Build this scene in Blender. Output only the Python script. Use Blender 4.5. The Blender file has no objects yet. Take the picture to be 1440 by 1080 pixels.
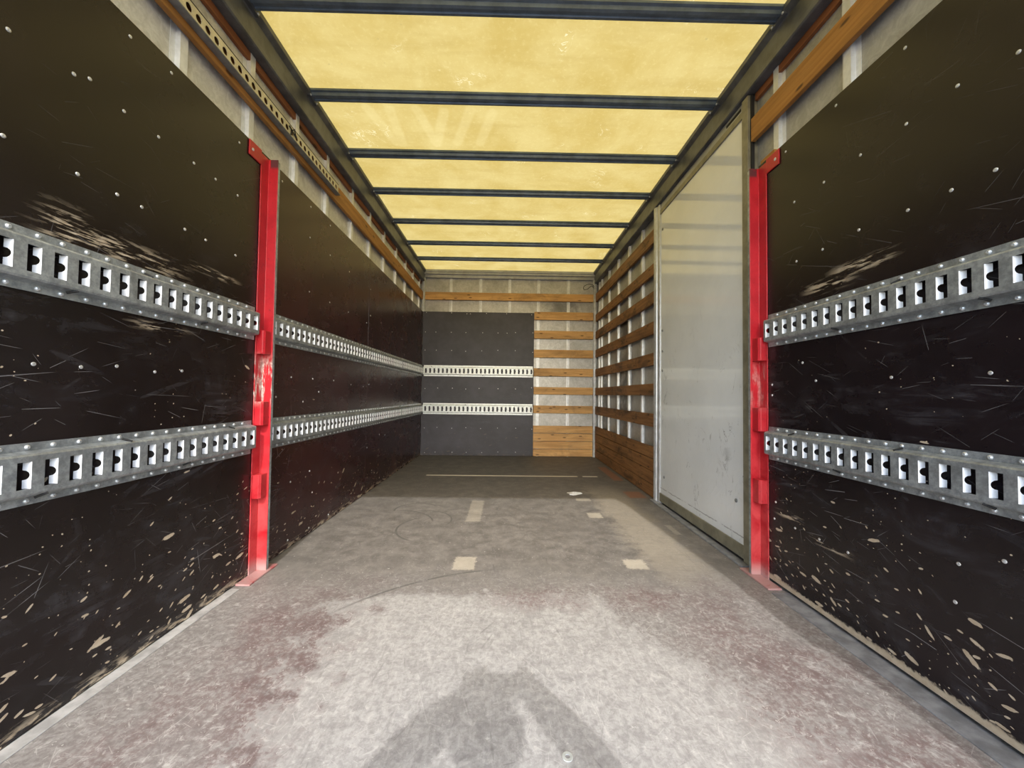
import bpy, bmesh, math, random
from mathutils import Vector, Matrix
random.seed(7)
SC = bpy.context.scene
COL = SC.collection
R = math.radians

# ------------------------------------------------------------------ camera
CAM_POS = Vector((-0.03, 0.0, 0.877))
FPX = 541.0
def camera_axes(vx=712.0, vy=555.0, roll=0.75):
    d = Vector(((vx - 720) / FPX, -(vy - 540) / FPX, 1.0)).normalized()   # world +Y seen in camera axes (right, up, forward)
    u = Vector((math.sin(R(roll)), math.cos(R(roll)), 0.0))
    u = (u - d * u.dot(d)).normalized()
    x = u.cross(d)
    right = Vector((x[0], d[0], u[0])); up = Vector((x[1], d[1], u[1])); fwd = Vector((x[2], d[2], u[2]))
    return right, up, fwd
_r, _u, _f = camera_axes()
cam_data = bpy.data.cameras.new('camera')
cam_data.sensor_fit = 'HORIZONTAL'; cam_data.sensor_width = 36.0; cam_data.lens = FPX / 1440.0 * 36.0
cam_data.clip_start = 0.02; cam_data.clip_end = 500
cam = bpy.data.objects.new('camera', cam_data); COL.objects.link(cam)
cam.matrix_world = Matrix(((_r.x, _u.x, -_f.x, CAM_POS.x), (_r.y, _u.y, -_f.y, CAM_POS.y), (_r.z, _u.z, -_f.z, CAM_POS.z), (0, 0, 0, 1)))
SC.camera = cam

# ------------------------------------------------------------------ sky, sun, exposure
SUN_EL, SUN_AZ = 36.0, 5.0          # sun stands behind the open rear of the truck, a little to the right
world = bpy.data.worlds.new('sky'); SC.world = world; world.use_nodes = True
wn = world.node_tree; wn.nodes.clear()
sky = wn.nodes.new('ShaderNodeTexSky'); sky.sky_type = 'NISHITA'; sky.sun_disc = False
sky.sun_elevation = R(SUN_EL); sky.sun_rotation = R(180 - SUN_AZ); sky.air_density = 1.0; sky.dust_density = 1.5; sky.ozone_density = 1.0
bg = wn.nodes.new('ShaderNodeBackground'); bg.inputs['Strength'].default_value = 0.84
wo = wn.nodes.new('ShaderNodeOutputWorld')
wn.links.new(sky.outputs[0], bg.inputs[0]); wn.links.new(bg.outputs[0], wo.inputs[0])
sun_data = bpy.data.lights.new('sun', 'SUN'); sun_data.energy = 3.0; sun_data.angle = R(0.6); sun_data.color = (1.0, 0.98, 0.955)
sun = bpy.data.objects.new('sun', sun_data); COL.objects.link(sun); sun.location = (3, -12, 9)
to_sun = Vector((math.sin(R(SUN_AZ)) * math.cos(R(SUN_EL)), -math.cos(R(SUN_AZ)) * math.cos(R(SUN_EL)), math.sin(R(SUN_EL))))
sun.rotation_euler = to_sun.to_track_quat('Z', 'Y').to_euler()
vs = SC.view_settings
vs.view_transform = 'Standard'; vs.look = 'None'; vs.gamma = 1.0; vs.use_curve_mapping = False
vs.exposure = 0.0

# ------------------------------------------------------------------ material helpers
class MT:
    def __init__(s, name):
        s.m = bpy.data.materials.new(name); s.m.use_nodes = True
        s.t = s.m.node_tree; s.t.nodes.clear()
        s.out = s.t.nodes.new('ShaderNodeOutputMaterial')
        s.b = None; s._pos = None; s._nrm = None
    def n(s, typ, **kw):
        x = s.t.nodes.new(typ)
        for k, v in kw.items(): setattr(x, k, v)
        return x
    def put(s, sock, v):
        if v is None: return
        if isinstance(v, bpy.types.NodeSocket): s.t.links.new(v, sock)
        elif isinstance(v, (tuple, list)) and sock.type == 'RGBA' and len(v) == 3: sock.default_value = (*v, 1)
        else: sock.default_value = v
    def pos(s):
        if s._pos is None: s._pos = s.n('ShaderNodeNewGeometry').outputs['Position']
        return s._pos
    def xyz(s):
        q = s.n('ShaderNodeSeparateXYZ'); s.put(q.inputs[0], s.pos()); return q.outputs
    def vec(s, a, b, c=0.0):
        q = s.n('ShaderNodeCombineXYZ'); s.put(q.inputs[0], a); s.put(q.inputs[1], b); s.put(q.inputs[2], c); return q.outputs[0]
    def scl(s, v, k):
        q = s.n('ShaderNodeVectorMath', operation='MULTIPLY'); s.put(q.inputs[0], v); s.put(q.inputs[1], k); return q.outputs[0]
    def add3(s, v, k):
        q = s.n('ShaderNodeVectorMath', operation='ADD'); s.put(q.inputs[0], v); s.put(q.inputs[1], k); return q.outputs[0]
    def M(s, op, a, b=None, c=None, clamp=False):
        q = s.n('ShaderNodeMath', operation=op, use_clamp=clamp); s.put(q.inputs[0], a); s.put(q.inputs[1], b); s.put(q.inputs[2], c); return q.outputs[0]
    def step(s, v, a, b):                       # smooth 0..1 between a and b (a may be above b)
        q = s.n('ShaderNodeMapRange', interpolation_type='SMOOTHSTEP'); s.put(q.inputs[0], v)
        if a < b: q.inputs[1].default_value, q.inputs[2].default_value, q.inputs[3].default_value, q.inputs[4].default_value = a, b, 0, 1
        else: q.inputs[1].default_value, q.inputs[2].default_value, q.inputs[3].default_value, q.inputs[4].default_value = b, a, 1, 0
        return q.outputs[0]
    def noise(s, v, scale=5, det=4, rough=0.6, dist=0.0):
        q = s.n('ShaderNodeTexNoise'); s.put(q.inputs['Vector'], v); q.inputs['Scale'].default_value = scale
        q.inputs['Detail'].default_value = det; q.inputs['Roughness'].default_value = rough; q.inputs['Distortion'].default_value = dist
        return q.outputs[0]
    def voro(s, v, scale=5, rnd=1.0):
        q = s.n('ShaderNodeTexVoronoi', voronoi_dimensions='2D'); s.put(q.inputs['Vector'], v); q.inputs['Scale'].default_value = scale
        q.inputs['Randomness'].default_value = rnd
        return q.outputs['Distance'], q.outputs['Color']
    def strokes(s, u, v, cell, ln, wd, prob, ang=0.0, spread=0.5, seed=0.0, rag=None):
        """one straight mark per random cell: half length ln, half width wd (metres), turned by ang +- spread"""
        q = s.n('ShaderNodeTexVoronoi', voronoi_dimensions='2D'); q.inputs['Scale'].default_value = 1.0
        k = 1.0 / cell
        uu = s.M('MULTIPLY_ADD', u, k, seed * 7.3); vv = s.M('MULTIPLY_ADD', v, k, seed * 3.1)
        s.put(q.inputs['Vector'], s.vec(uu, vv, 0))
        pq = s.n('ShaderNodeSeparateXYZ'); s.put(pq.inputs[0], q.outputs['Position'])
        du = s.M('SUBTRACT', uu, pq.outputs[0]); dv = s.M('SUBTRACT', vv, pq.outputs[1])
        r1, r2, r3 = (s.chan(q.outputs['Color'], i) for i in range(3))
        a = s.M('MULTIPLY_ADD', s.M('SUBTRACT', r2, 0.5), 2 * spread, ang)
        c = s.M('COSINE', a); sn = s.M('SINE', a)
        p = s.M('ADD', s.M('MULTIPLY', du, c), s.M('MULTIPLY', dv, sn)); w = s.M('SUBTRACT', s.M('MULTIPLY', dv, c), s.M('MULTIPLY', du, sn))
        sz = s.M('MULTIPLY_ADD', r3, 0.8, 0.3)
        p = s.M('DIVIDE', p, s.M('MULTIPLY', sz, ln * k)); w = s.M('DIVIDE', w, s.M('MULTIPLY', sz, wd * k))
        d = s.M('ADD', s.M('MULTIPLY', p, p), s.M('MULTIPLY', w, w))
        if rag is not None: d = s.M('ADD', d, s.M('MULTIPLY', s.M('SUBTRACT', rag, 0.5), 2.6))
        return s.mul(s.step(d, 1.1, 0.75), s.M('LESS_THAN', r1, prob))
    def chan(s, c, i=0):
        q = s.n('ShaderNodeSeparateColor'); s.put(q.inputs[0], c); return q.outputs[i]
    def mix(s, f, a, b):
        q = s.n('ShaderNodeMix', data_type='RGBA'); s.put(q.inputs[0], f); s.put(q.inputs[6], a); s.put(q.inputs[7], b); return q.outputs[2]
    def mul(s, *a):
        r = a[0]
        for b in a[1:]: r = s.M('MULTIPLY', r, b)
        return r
    def maxx(s, *a):
        r = a[0]
        for b in a[1:]: r = s.M('MAXIMUM', r, b)
        return r
    def band(s, v, lo, hi, soft):
        return s.mul(s.step(v, lo - soft, lo + soft), s.step(v, hi + soft, hi - soft))
    def line(s, v, width):                      # thin contour lines of a noise
        a = s.M('ABSOLUTE', s.M('SUBTRACT', v, 0.5)); return s.step(a, width, width * 0.3)
    def bump(s, h, strength=0.3, dist=0.01):
        q = s.n('ShaderNodeBump'); q.inputs['Strength'].default_value = strength; q.inputs['Distance'].default_value = dist
        s.put(q.inputs['Height'], h); return q.outputs[0]
    def pbr(s, col, rough=0.5, metal=0.0, nrm=None, spec=0.5, coat=0.0, coat_r=0.1):
        b = s.n('ShaderNodeBsdfPrincipled'); s.put(b.inputs['Base Color'], col); s.put(b.inputs['Roughness'], rough)
        s.put(b.inputs['Metallic'], metal); s.put(b.inputs['Normal'], nrm); s.put(b.inputs['Specular IOR Level'], spec)
        b.inputs['Coat Weight'].default_value = coat; b.inputs['Coat Roughness'].default_value = coat_r
        s.t.links.new(b.outputs[0], s.out.inputs[0]); s.b = b
        return s.m

def plain(name, col, rough=0.5, metal=0.0, var=0.15, scale=20, bump=0.0, spec=0.5, coat=0.0):
    t = MT(name)
    n = t.noise(t.pos(), scale, 5, 0.6)
    a = tuple(c * (1 - var) for c in col); b = tuple(min(1, c * (1 + var)) for c in col)
    c = t.mix(t.step(n, 0.3, 0.7), a, b)
    return t.pbr(c, t.M('ADD', t.M('MULTIPLY', n, 0.2), rough - 0.1), metal, t.bump(n, bump, 0.004) if bump else None, spec, coat)

def phenolic(name, axis, base=(0.0085, 0.0055, 0.0055), dust=0.5, chip=1.0, seed=0.0, rough=0.27, scuffs=(), dens=1.0, frayed=False):
    """dark film-faced plywood, chipped to bare wood near the floor; axis 1 = side wall, 0 = end wall"""
    t = MT(name); X = t.xyz(); u = X[axis]; z = X[2]
    uv = t.vec(u, z, seed)
    big = t.noise(t.add3(uv, (seed, 0, 0)), 2.2, 5, 0.65)
    streak = t.noise(t.vec(t.M('MULTIPLY', u, 3.0), t.M('MULTIPLY', z, 26.0), seed), 1.0, 6, 0.7, 0.6)
    fine = t.noise(uv, 60, 3, 0.6)
    col = t.mix(t.step(big, 0.35, 0.7), base, tuple(c * 1.7 for c in base))
    # rubbed, hazy marks
    rub = t.mul(t.step(t.noise(t.add3(uv, (3 + seed, 1, 0)), 3.5, 6, 0.7, 0.8), 0.5, 0.75), t.step(streak, 0.42, 0.72), t.step(z, 1.75, 0.9))
    col = t.mix(t.mul(rub, dust), col, (0.10, 0.10, 0.115))
    # thin scratches
    lowm = t.step(z, 1.75, 0.6)
    clump = t.step(t.noise(t.add3(uv, (9, 4 + seed, 0)), 3.0, 4), 0.40, 0.60)
    sc = t.maxx(t.strokes(u, z, 0.10, 0.060, 0.0011, 0.50, 0.15, 0.5, seed + 1), t.strokes(u, z, 0.06, 0.035, 0.0008, 0.5, -0.2, 0.9, seed + 2),
                t.strokes(u, z, 0.22, 0.16, 0.0014, 0.35, 0.25, 0.5, seed + 3), t.strokes(u, z, 0.13, 0.05, 0.0010, 0.22, 1.4, 0.4, seed + 4))
    sc = t.mul(sc, clump, t.M('ADD', t.M('MULTIPLY', lowm, 0.85), 0.15))
    col = t.mix(t.mul(sc, 0.62 * chip), col, (0.27, 0.265, 0.27))
    # soft rubbed strokes
    rb = t.maxx(t.strokes(u, z, 0.30, 0.17, 0.010, 0.45, 0.35, 0.5, seed + 5, streak), t.strokes(u, z, 0.17, 0.08, 0.010, 0.35, 0.1, 0.8, seed + 6, streak))
    col = t.mix(t.mul(rb, 0.16 * chip, t.step(streak, 0.40, 0.62), t.step(z, 1.6, 0.6)), col, (0.14, 0.14, 0.155))
    haze = t.mul(t.step(t.noise(t.vec(t.M('MULTIPLY', u, 2.5), t.M('MULTIPLY', z, 5.0), seed + 33), 1.5, 7, 0.75, 1.0), 0.50, 0.68), t.step(z, 1.3, 0.5))
    col = t.mix(t.M('MULTIPLY', haze, 0.5 * dust), col, (0.055, 0.056, 0.066))
    # chips through to the wood
    low = t.step(z, 0.55, 0.02)
    c1 = t.strokes(u, z, 0.075, 0.026, 0.0075, t.M('MULTIPLY', t.mul(low, low), 0.42 * dens), 0.30, 0.5, seed + 7, fine)
    c2 = t.strokes(u, z, 0.035, 0.010, 0.0038, t.M('MULTIPLY', low, 0.42 * dens), 0.3, 0.6, seed + 8, fine)
    c3 = t.strokes(u, z, 0.16, 0.028, 0.007, t.M('MULTIPLY', t.step(z, 1.9, 0.2), 0.20 * dens), 0.2, 0.8, seed + 9, fine)
    c4 = t.strokes(u, z, 0.024, 0.0030, 0.0022, t.M('MULTIPLY', t.mul(t.step(z, 1.4, 0.3), t.step(t.noise(t.add3(uv, (5, seed, 0)), 4.0, 3), 0.45, 0.62)), 0.30 * dens), 0.2, 1.0, seed + 10)
    chips = t.maxx(c1, c2, c3, c4)
    # frayed lower edge
    edge = t.mul(t.step(z, 0.045, 0.012), t.step(t.noise(t.vec(t.M('MULTIPLY', u, 14), t.M('MULTIPLY', z, 60), seed), 1, 4), 0.47, 0.6))
    if frayed: edge = t.maxx(edge, t.mul(t.step(t.M('ADD', z, t.M('MULTIPLY', t.M('SUBTRACT', fine, 0.5), 0.03)), 0.046, 0.036), t.step(t.noise(t.vec(t.M('MULTIPLY', u, 5.0), seed, 0), 1, 4), 0.34, 0.42)))
    chips = t.maxx(chips, edge)
    for (u0, z0, du, dz) in scuffs:             # wider torn places, at fixed spots
        m = t.mul(t.band(u, u0 - du, u0 + du, du * 0.7), t.band(z, z0 - dz, z0 + dz, dz * 0.8))
        st = t.step(t.noise(t.vec(t.M('MULTIPLY', u, 9.0), t.M('MULTIPLY', z, 75.0), seed + 2), 1.0, 4, 0.65), 0.50, 0.60)
        chips = t.maxx(chips, t.mul(m, st))
    woodc = t.mix(t.noise(uv, 30, 3), (0.30, 0.20, 0.11), (0.72, 0.64, 0.50))
    col = t.mix(t.M('MULTIPLY', chips, 0.9 * chip, clamp=True), col, woodc)
    rg = t.M('ADD', t.M('MULTIPLY', rub, 0.2), t.M('ADD', rough, t.M('MULTIPLY', chips, 0.4)))
    rg = t.M('ADD', rg, t.M('MULTIPLY', t.M('SUBTRACT', big, 0.5), 0.12))
    nb = t.bump(t.M('SUBTRACT', t.M('MULTIPLY', fine, 0.25), chips), 0.35, 0.002)
    return t.pbr(col, rg, 0.0, nb, 0.40)

def timber(name, axis, light, dark, soot=0.0, seed=0.0, rough=0.6):
    t = MT(name); X = t.xyz(); u = X[axis]; z = X[2]
    g = t.noise(t.vec(t.M('MULTIPLY', u, 2.2), t.M('MULTIPLY', z, 48), seed), 1.0, 6, 0.65, 0.4)
    wide = t.noise(t.vec(t.M('MULTIPLY', u, 1.2), t.M('MULTIPLY', z, 9.2), seed + 3), 1.0, 4, 0.6)
    col = t.mix(t.step(g, 0.3, 0.72), light, dark)
    col = t.mix(t.M('MULTIPLY', t.step(wide, 0.4, 0.7), 0.55), col, tuple(c * 0.55 for c in dark))
    d, c = t.voro(t.vec(t.M('MULTIPLY', u, 5.0), t.M('MULTIPLY', z, 17.0), 0), 1.0)
    knot = t.mul(t.M('LESS_THAN', t.chan(c, 0), 0.30), t.step(d, 0.17, 0.06))
    col = t.mix(t.M('MULTIPLY', knot, 0.85), col, (0.055, 0.022, 0.008))
    if soot:
        s1 = t.step(t.noise(t.vec(t.M('MULTIPLY', u, 2.0), t.M('MULTIPLY', z, 3.5), seed + 8), 1.4, 6, 0.75, 0.7), 0.47, 0.72)
        col = t.mix(t.M('MULTIPLY', s1, soot), col, (0.02, 0.014, 0.01))
    return t.pbr(col, t.M('ADD', t.M('MULTIPLY', g, 0.15), rough - 0.08), 0, t.bump(g, 0.25, 0.003), 0.35)

# ---- floor
def make_floor_material():
    t = MT('worn_plywood_deck'); X = t.xyz(); x, y = X[0], X[1]; p = t.vec(x, y, 0)
    n1 = t.noise(p, 2.2, 6, 0.62); n2 = t.noise(p, 9, 6, 0.7, 0.3); n3 = t.noise(p, 55, 4, 0.7)
    fib = t.noise(t.vec(t.M('MULTIPLY', x, 120), t.M('MULTIPLY', y, 22), 0), 1.0, 4, 0.65)
    fib2 = t.noise(t.vec(t.M('MULTIPLY', x, 10), t.M('MULTIPLY', y, 120), 3), 1.0, 4, 0.65)
    wob = t.M('MULTIPLY', t.M('SUBTRACT', n2, 0.5), 0.55); wob1 = t.M('MULTIPLY', t.M('SUBTRACT', n1, 0.5), 0.5)
    ws = t.M('ADD', wob, wob1)
    # the aged, grey brown deck
    col = t.mix(t.step(n2, 0.3, 0.7), (0.130, 0.119, 0.108), (0.235, 0.218, 0.197))
    col = t.mix(t.mul(t.step(n1, 0.48, 0.7), 0.55), col, (0.135, 0.124, 0.114))
    # dirty front end of the hold, its shade also put into the colour
    dirt_shade = t.M('MULTIPLY', t.step(t.M('ADD', y, ws), 2.9, 4.2), 0.72)
    col = t.mix(dirt_shade, col, t.mix(t.step(n2, 0.35, 0.68), (0.070, 0.066, 0.062), (0.135, 0.126, 0.115)))
    # yellowish bare lane along the right side
    lane = t.mul(t.band(t.M('ADD', x, t.M('MULTIPLY', wob, 0.5)), 0.72, 1.02, 0.07), t.band(y, 1.9, 3.6, 0.35))
    col = t.mix(t.M('MULTIPLY', lane, 0.6), col, (0.39, 0.34, 0.265))
    # dark film that is left along both sides of the worn loading area
    film = t.maxx(t.band(t.M('ADD', x, ws), -1.02, -0.60, 0.10), t.band(t.M('ADD', t.M('SUBTRACT', x, 0.0), ws), 0.72, 1.16, 0.12))
    film = t.mul(film, t.step(t.M('ADD', y, ws), 1.95, 1.5))
    film2 = t.mul(t.band(t.M('ADD', y, t.M('MULTIPLY', ws, 0.35)), 1.60, 1.77, 0.05), t.band(t.M('ADD', x, wob), -0.05, 0.75, 0.15))
    speck = t.step(t.M('ADD', t.M('MULTIPLY', n3, 0.6), t.M('MULTIPLY', n2, 0.4)), 0.58, 0.46)
    filmm = t.mul(t.maxx(film, film2), t.M('ADD', t.M('MULTIPLY', speck, 0.8), 0.2))
    # worn to pale wood where the loads are turned
    edge_r = t.M('SUBTRACT', x, t.M('ADD', t.M('MULTIPLY', t.M('SUBTRACT', 1.66, y), 0.75), 0.30))
    worn = t.mul(t.step(t.M('ADD', x, ws), -0.86, -0.48), t.step(t.M('ADD', edge_r, ws), 0.26, -0.18), t.step(t.M('ADD', y, t.M('MULTIPLY', ws, 0.4)), 1.80, 1.64))
    worn = t.step(t.M('ADD', worn, t.M('MULTIPLY', t.M('SUBTRACT', t.M('ADD', t.M('MULTIPLY', n3, 0.6), t.M('MULTIPLY', n2, 0.4)), 0.5), 2.4)), 0.22, 0.78)
    pale = t.mix(t.step(fib, 0.2, 0.8), (0.36, 0.35, 0.334), (0.445, 0.434, 0.415))
    pale = t.mix(t.mul(t.step(n3, 0.44, 0.62), 0.55), pale, (0.245, 0.237, 0.228))
    pale = t.mix(t.mul(t.step(n2, 0.45, 0.72), 0.5), pale, (0.235, 0.225, 0.216))
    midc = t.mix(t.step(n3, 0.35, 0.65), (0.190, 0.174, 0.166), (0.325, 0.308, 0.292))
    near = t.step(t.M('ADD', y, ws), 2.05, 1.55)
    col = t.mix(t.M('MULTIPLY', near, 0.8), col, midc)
    col = t.mix(t.M('MULTIPLY', worn, 0.92), col, pale)
    red = t.mix(t.step(n2, 0.35, 0.65), (0.130, 0.082, 0.080), (0.195, 0.150, 0.143))
    col = t.mix(t.mul(filmm, 0.85, t.step(n1, 0.33, 0.53)), col, red)
    # fibres, scratches and scrapes
    crk = t.noise(t.vec(x, y, 41), 30, 7, 0.78, 0.7); crk2 = t.noise(t.vec(x, y, 51), 6.5, 6, 0.72, 1.2)
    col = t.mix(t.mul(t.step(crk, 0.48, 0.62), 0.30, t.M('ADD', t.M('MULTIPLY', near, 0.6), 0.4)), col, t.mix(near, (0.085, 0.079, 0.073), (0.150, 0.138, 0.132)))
    col = t.mix(t.mul(t.step(crk, 0.46, 0.36), 0.42, near), col, (0.56, 0.54, 0.51))
    col = t.mix(t.mul(t.step(crk2, 0.52, 0.68), 0.22), col, (0.120, 0.112, 0.108))
    col = t.mix(t.mul(t.step(fib, 0.55, 0.75), 0.14), col, (0.62, 0.59, 0.55))
    col = t.mix(t.mul(t.step(fib2, 0.52, 0.7), 0.34, t.step(y, 1.5, 2.2)), col, (0.10, 0.095, 0.09))
    area = t.step(t.noise(t.vec(x, y, 11), 3, 4), 0.38, 0.58)
    nearm = t.M('ADD', t.M('MULTIPLY', t.step(y, 2.6, 1.4), 0.7), 0.3)
    sc = t.maxx(t.strokes(x, y, 0.05, 0.024, 0.0012, 0.8, 0.5, 0.9, 1), t.strokes(x, y, 0.034, 0.018, 0.0011, 0.8, 1.9, 0.8, 2), t.strokes(x, y, 0.16, 0.10, 0.0013, 0.4, 0.2, 1.6, 3), t.strokes(x, y, 0.045, 0.008, 0.003, 0.5, 0.8, 1.5, 4))
    col = t.mix(t.mul(sc, 0.26, area, nearm), col, (0.66, 0.63, 0.59))
    dk = t.maxx(t.strokes(x, y, 0.06, 0.030, 0.0016, 0.7, 1.0, 1.0, 5), t.strokes(x, y, 0.30, 0.16, 0.0024, 0.35, 1.2, 1.2, 6), t.strokes(x, y, 0.09, 0.05, 0.0035, 0.5, 1.5, 0.6, 7))
    col = t.mix(t.mul(dk, 0.22, t.M('SUBTRACT', 1.25, area)), col, (0.085, 0.08, 0.077))
    for (ax, ay, rr, a0, a1) in ((0.10, 0.95, 1.02, 1.75, 2.45), (-0.70, 2.95, 0.16, 0.6, 3.4), (-0.62, 2.70, 0.22, -0.4, 1.9), (-0.82, 2.62, 0.30, 0.2, 1.6), (-0.48, 2.55, 0.25, 2.2, 4.2)):   # turned tyre marks
        px = t.M('SUBTRACT', x, ax); py = t.M('SUBTRACT', y, ay)
        r_ = t.M('SQRT', t.M('ADD', t.M('MULTIPLY', px, px), t.M('MULTIPLY', py, py)))
        an = t.M('ARCTAN2', py, px); an = t.M('ADD', an, t.M('MULTIPLY', t.M('LESS_THAN', an, -0.6), 6.2832))
        m = t.mul(t.step(t.M('ABSOLUTE', t.M('SUBTRACT', r_, rr)), 0.010, 0.003), t.band(an, a0, a1, 0.15), t.step(n2, 0.3, 0.55))
        col = t.mix(t.M('MULTIPLY', m, 0.6), col, (0.06, 0.058, 0.055))
    wh = t.mul(t.M('LESS_THAN', n3, 0.335), 0.5)
    col = t.mix(wh, col, (0.68, 0.66, 0.62))
    # light rectangles where stickers or repairs have been
    fr = t.M('MULTIPLY', t.M('SUBTRACT', n3, 0.5), 0.05)
    xx = t.M('ADD', x, fr); yy = t.M('ADD', y, fr)
    for (x0, x1, y0, y1, a) in ((-0.29, -0.18, 1.95, 2.10, .8), (0.60, 0.71, 1.97, 2.08, .8), (-0.30, -0.20, 2.68, 3.20, .42), (0.58, 0.68, 2.78, 2.90, .8), (0.57, 0.69, 3.22, 3.30, .6), (1.06, 1.10, 2.46, 2.64, .4)):
        m = t.mul(t.band(xx, x0, x1, 0.006), t.band(yy, y0, y1, 0.010))
        col = t.mix(t.mul(m, a * 0.75, t.M('ADD', t.M('MULTIPLY', n2, 0.6), 0.6)), col, (0.60, 0.54, 0.43))
    for (x0, x1, y0, y1) in ((1.10, 1.20, 4.0, 4.75), (1.05, 1.2, 3.33, 3.55)):
        m = t.mul(t.band(xx, x0, x1, 0.01), t.band(yy, y0, y1, 0.02))
        col = t.mix(t.M('MULTIPLY', m, 0.7), col, (0.27, 0.115, 0.055))
    for (x0, x1) in ((-0.878, 0.752), (0.81, 0.97)):                       # pale line across the deck, a strip of sunlight put into the colour
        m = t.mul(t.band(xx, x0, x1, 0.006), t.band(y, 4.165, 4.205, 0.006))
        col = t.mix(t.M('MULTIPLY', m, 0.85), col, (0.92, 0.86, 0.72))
    h = t.M('ADD', t.M('MULTIPLY', n3, 0.5), t.M('MULTIPLY', fib, 0.5))
    return t.pbr(col, t.M('ADD', t.M('MULTIPLY', n2, 0.2), 0.48), 0, t.bump(h, 0.25, 0.003), 0.35)

def make_roof_material():
    t = MT('translucent_yellow_fibreglass'); X = t.xyz(); x, y = X[0], X[1]; p = t.vec(x, y, 0)
    n1 = t.noise(p, 3.0, 6, 0.65, 0.4); n2 = t.noise(p, 40, 4, 0.7); n3 = t.noise(t.vec(t.M('MULTIPLY', x, 1.0), t.M('MULTIPLY', y, 5.0), 2), 2.2, 5, 0.6)
    col = t.mix(t.step(n1, 0.3, 0.7), (0.425, 0.285, 0.070), (0.50, 0.360, 0.115))
    col = t.mix(t.mul(t.step(n3, 0.45, 0.75), 0.45), col, (0.38, 0.25, 0.06))
    col = t.mix(t.mul(t.step(n2, 0.5, 0.72), 0.25), col, (0.62, 0.48, 0.19))
    dots = t.mul(t.M('LESS_THAN', t.noise(t.vec(x, y, 4), 26, 2), 0.27), 0.5)
    col = t.mix(dots, col, (0.33, 0.24, 0.08))
    # broad wiped strokes in the dirt
    wipe = None
    for (ax, ay, bx, by) in ((-0.93, 2.38, -0.84, 2.72), (-0.79, 2.39, -0.80, 2.73), (-0.62, 2.38, -0.55, 2.72), (-0.55, 2.72, -0.45, 2.40), (-0.40, 2.70, -0.28, 2.38), (-0.14, 2.40, -0.24, 2.70)):
        L2 = (bx - ax) ** 2 + (by - ay) ** 2
        px = t.M('SUBTRACT', x, ax); py = t.M('SUBTRACT', y, ay)
        k = t.M('DIVIDE', t.M('ADD', t.M('MULTIPLY', px, bx - ax), t.M('MULTIPLY', py, by - ay)), L2, clamp=True)
        dx = t.M('SUBTRACT', px, t.M('MULTIPLY', k, bx - ax)); dy = t.M('SUBTRACT', py, t.M('MULTIPLY', k, by - ay))
        d = t.M('SQRT', t.M('ADD', t.M('MULTIPLY', dx, dx), t.M('MULTIPLY', dy, dy)))
        m = t.step(d, 0.045, 0.02)
        wipe = m if wipe is None else t.M('MAXIMUM', wipe, m)
    col = t.mix(t.M('MULTIPLY', wipe, 0.2), col, (0.66, 0.52, 0.22))
    # light rubbing marks
    sc = t.mul(t.line(t.noise(t.vec(x, y, 3), 7, 4, 0.6, 1.4), 0.012), t.step(t.noise(t.vec(x, y, 13), 3.2, 2), 0.6, 0.68))
    col = t.mix(t.M('MULTIPLY', sc, 0.6), col, (0.74, 0.62, 0.34))
    tr = t.n('ShaderNodeBsdfTranslucent'); t.put(tr.inputs[0], col)
    df = t.n('ShaderNodeBsdfDiffuse'); t.put(df.inputs[0], col)
    gl = t.n('ShaderNodeBsdfGlossy'); gl.inputs['Roughness'].default_value = 0.35; t.put(gl.inputs[0], (0.9, 0.9, 0.9))
    m1 = t.n('ShaderNodeMixShader'); m1.inputs[0].default_value = 0.36
    t.t.links.new(tr.outputs[0], m1.inputs[1]); t.t.links.new(df.outputs[0], m1.inputs[2])
    m2 = t.n('ShaderNodeMixShader'); m2.inputs[0].default_value = 0.04
    t.t.links.new(m1.outputs[0], m2.inputs[1]); t.t.links.new(gl.outputs[0], m2.inputs[2])
    t.t.links.new(m2.outputs[0], t.out.inputs[0])
    return t.m

def make_skin_material(name='dull_aluminium_skin', grime=0.4, spots=(), k=1.0):
    t = MT(name); X = t.xyz(); p = t.pos()
    n1 = t.noise(p, 3.5, 6, 0.7, 0.5); n2 = t.noise(p, 26, 5, 0.7, 1.2)
    col = t.mix(t.step(n2, 0.35, 0.7), tuple(k * c for c in (0.54, 0.54, 0.515)), tuple(k * c for c in (0.70, 0.70, 0.68)))
    col = t.mix(t.mul(t.step(n1, 0.45, 0.72), grime), col, (0.20, 0.19, 0.16))
    for (ax, c0, w, z0, dz, a) in spots:
        m = t.mul(t.band(t.M('ADD', X[ax], t.M('MULTIPLY', t.M('SUBTRACT', n1, .5), 0.3)), c0 - w, c0 + w, w * 0.7), t.band(X[2], z0 - dz, z0 + dz, dz * 0.7))
        col = t.mix(t.mul(m, a, t.step(n1, 0.3, 0.5)), col, (0.012, 0.011, 0.01))
    return t.pbr(col, 0.38, 0.2, t.bump(n2, 0.10, 0.003), 0.5)

def make_zinc_material():
    t = MT('weathered_galvanised_steel'); p = t.pos()
    n1 = t.noise(p, 7, 6, 0.7, 0.6); n2 = t.noise(p, 45, 4, 0.7)
    col = t.mix(t.step(n2, 0.3, 0.7), (0.24, 0.265, 0.28), (0.45, 0.485, 0.50))
    col = t.mix(t.mul(t.step(n1, 0.42, 0.7), 0.6), col, (0.15, 0.155, 0.15))
    return t.pbr(col, t.M('ADD', t.M('MULTIPLY', n1, 0.25), 0.32), 0.55, t.bump(n2, 0.12, 0.002), 0.5)

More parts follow.
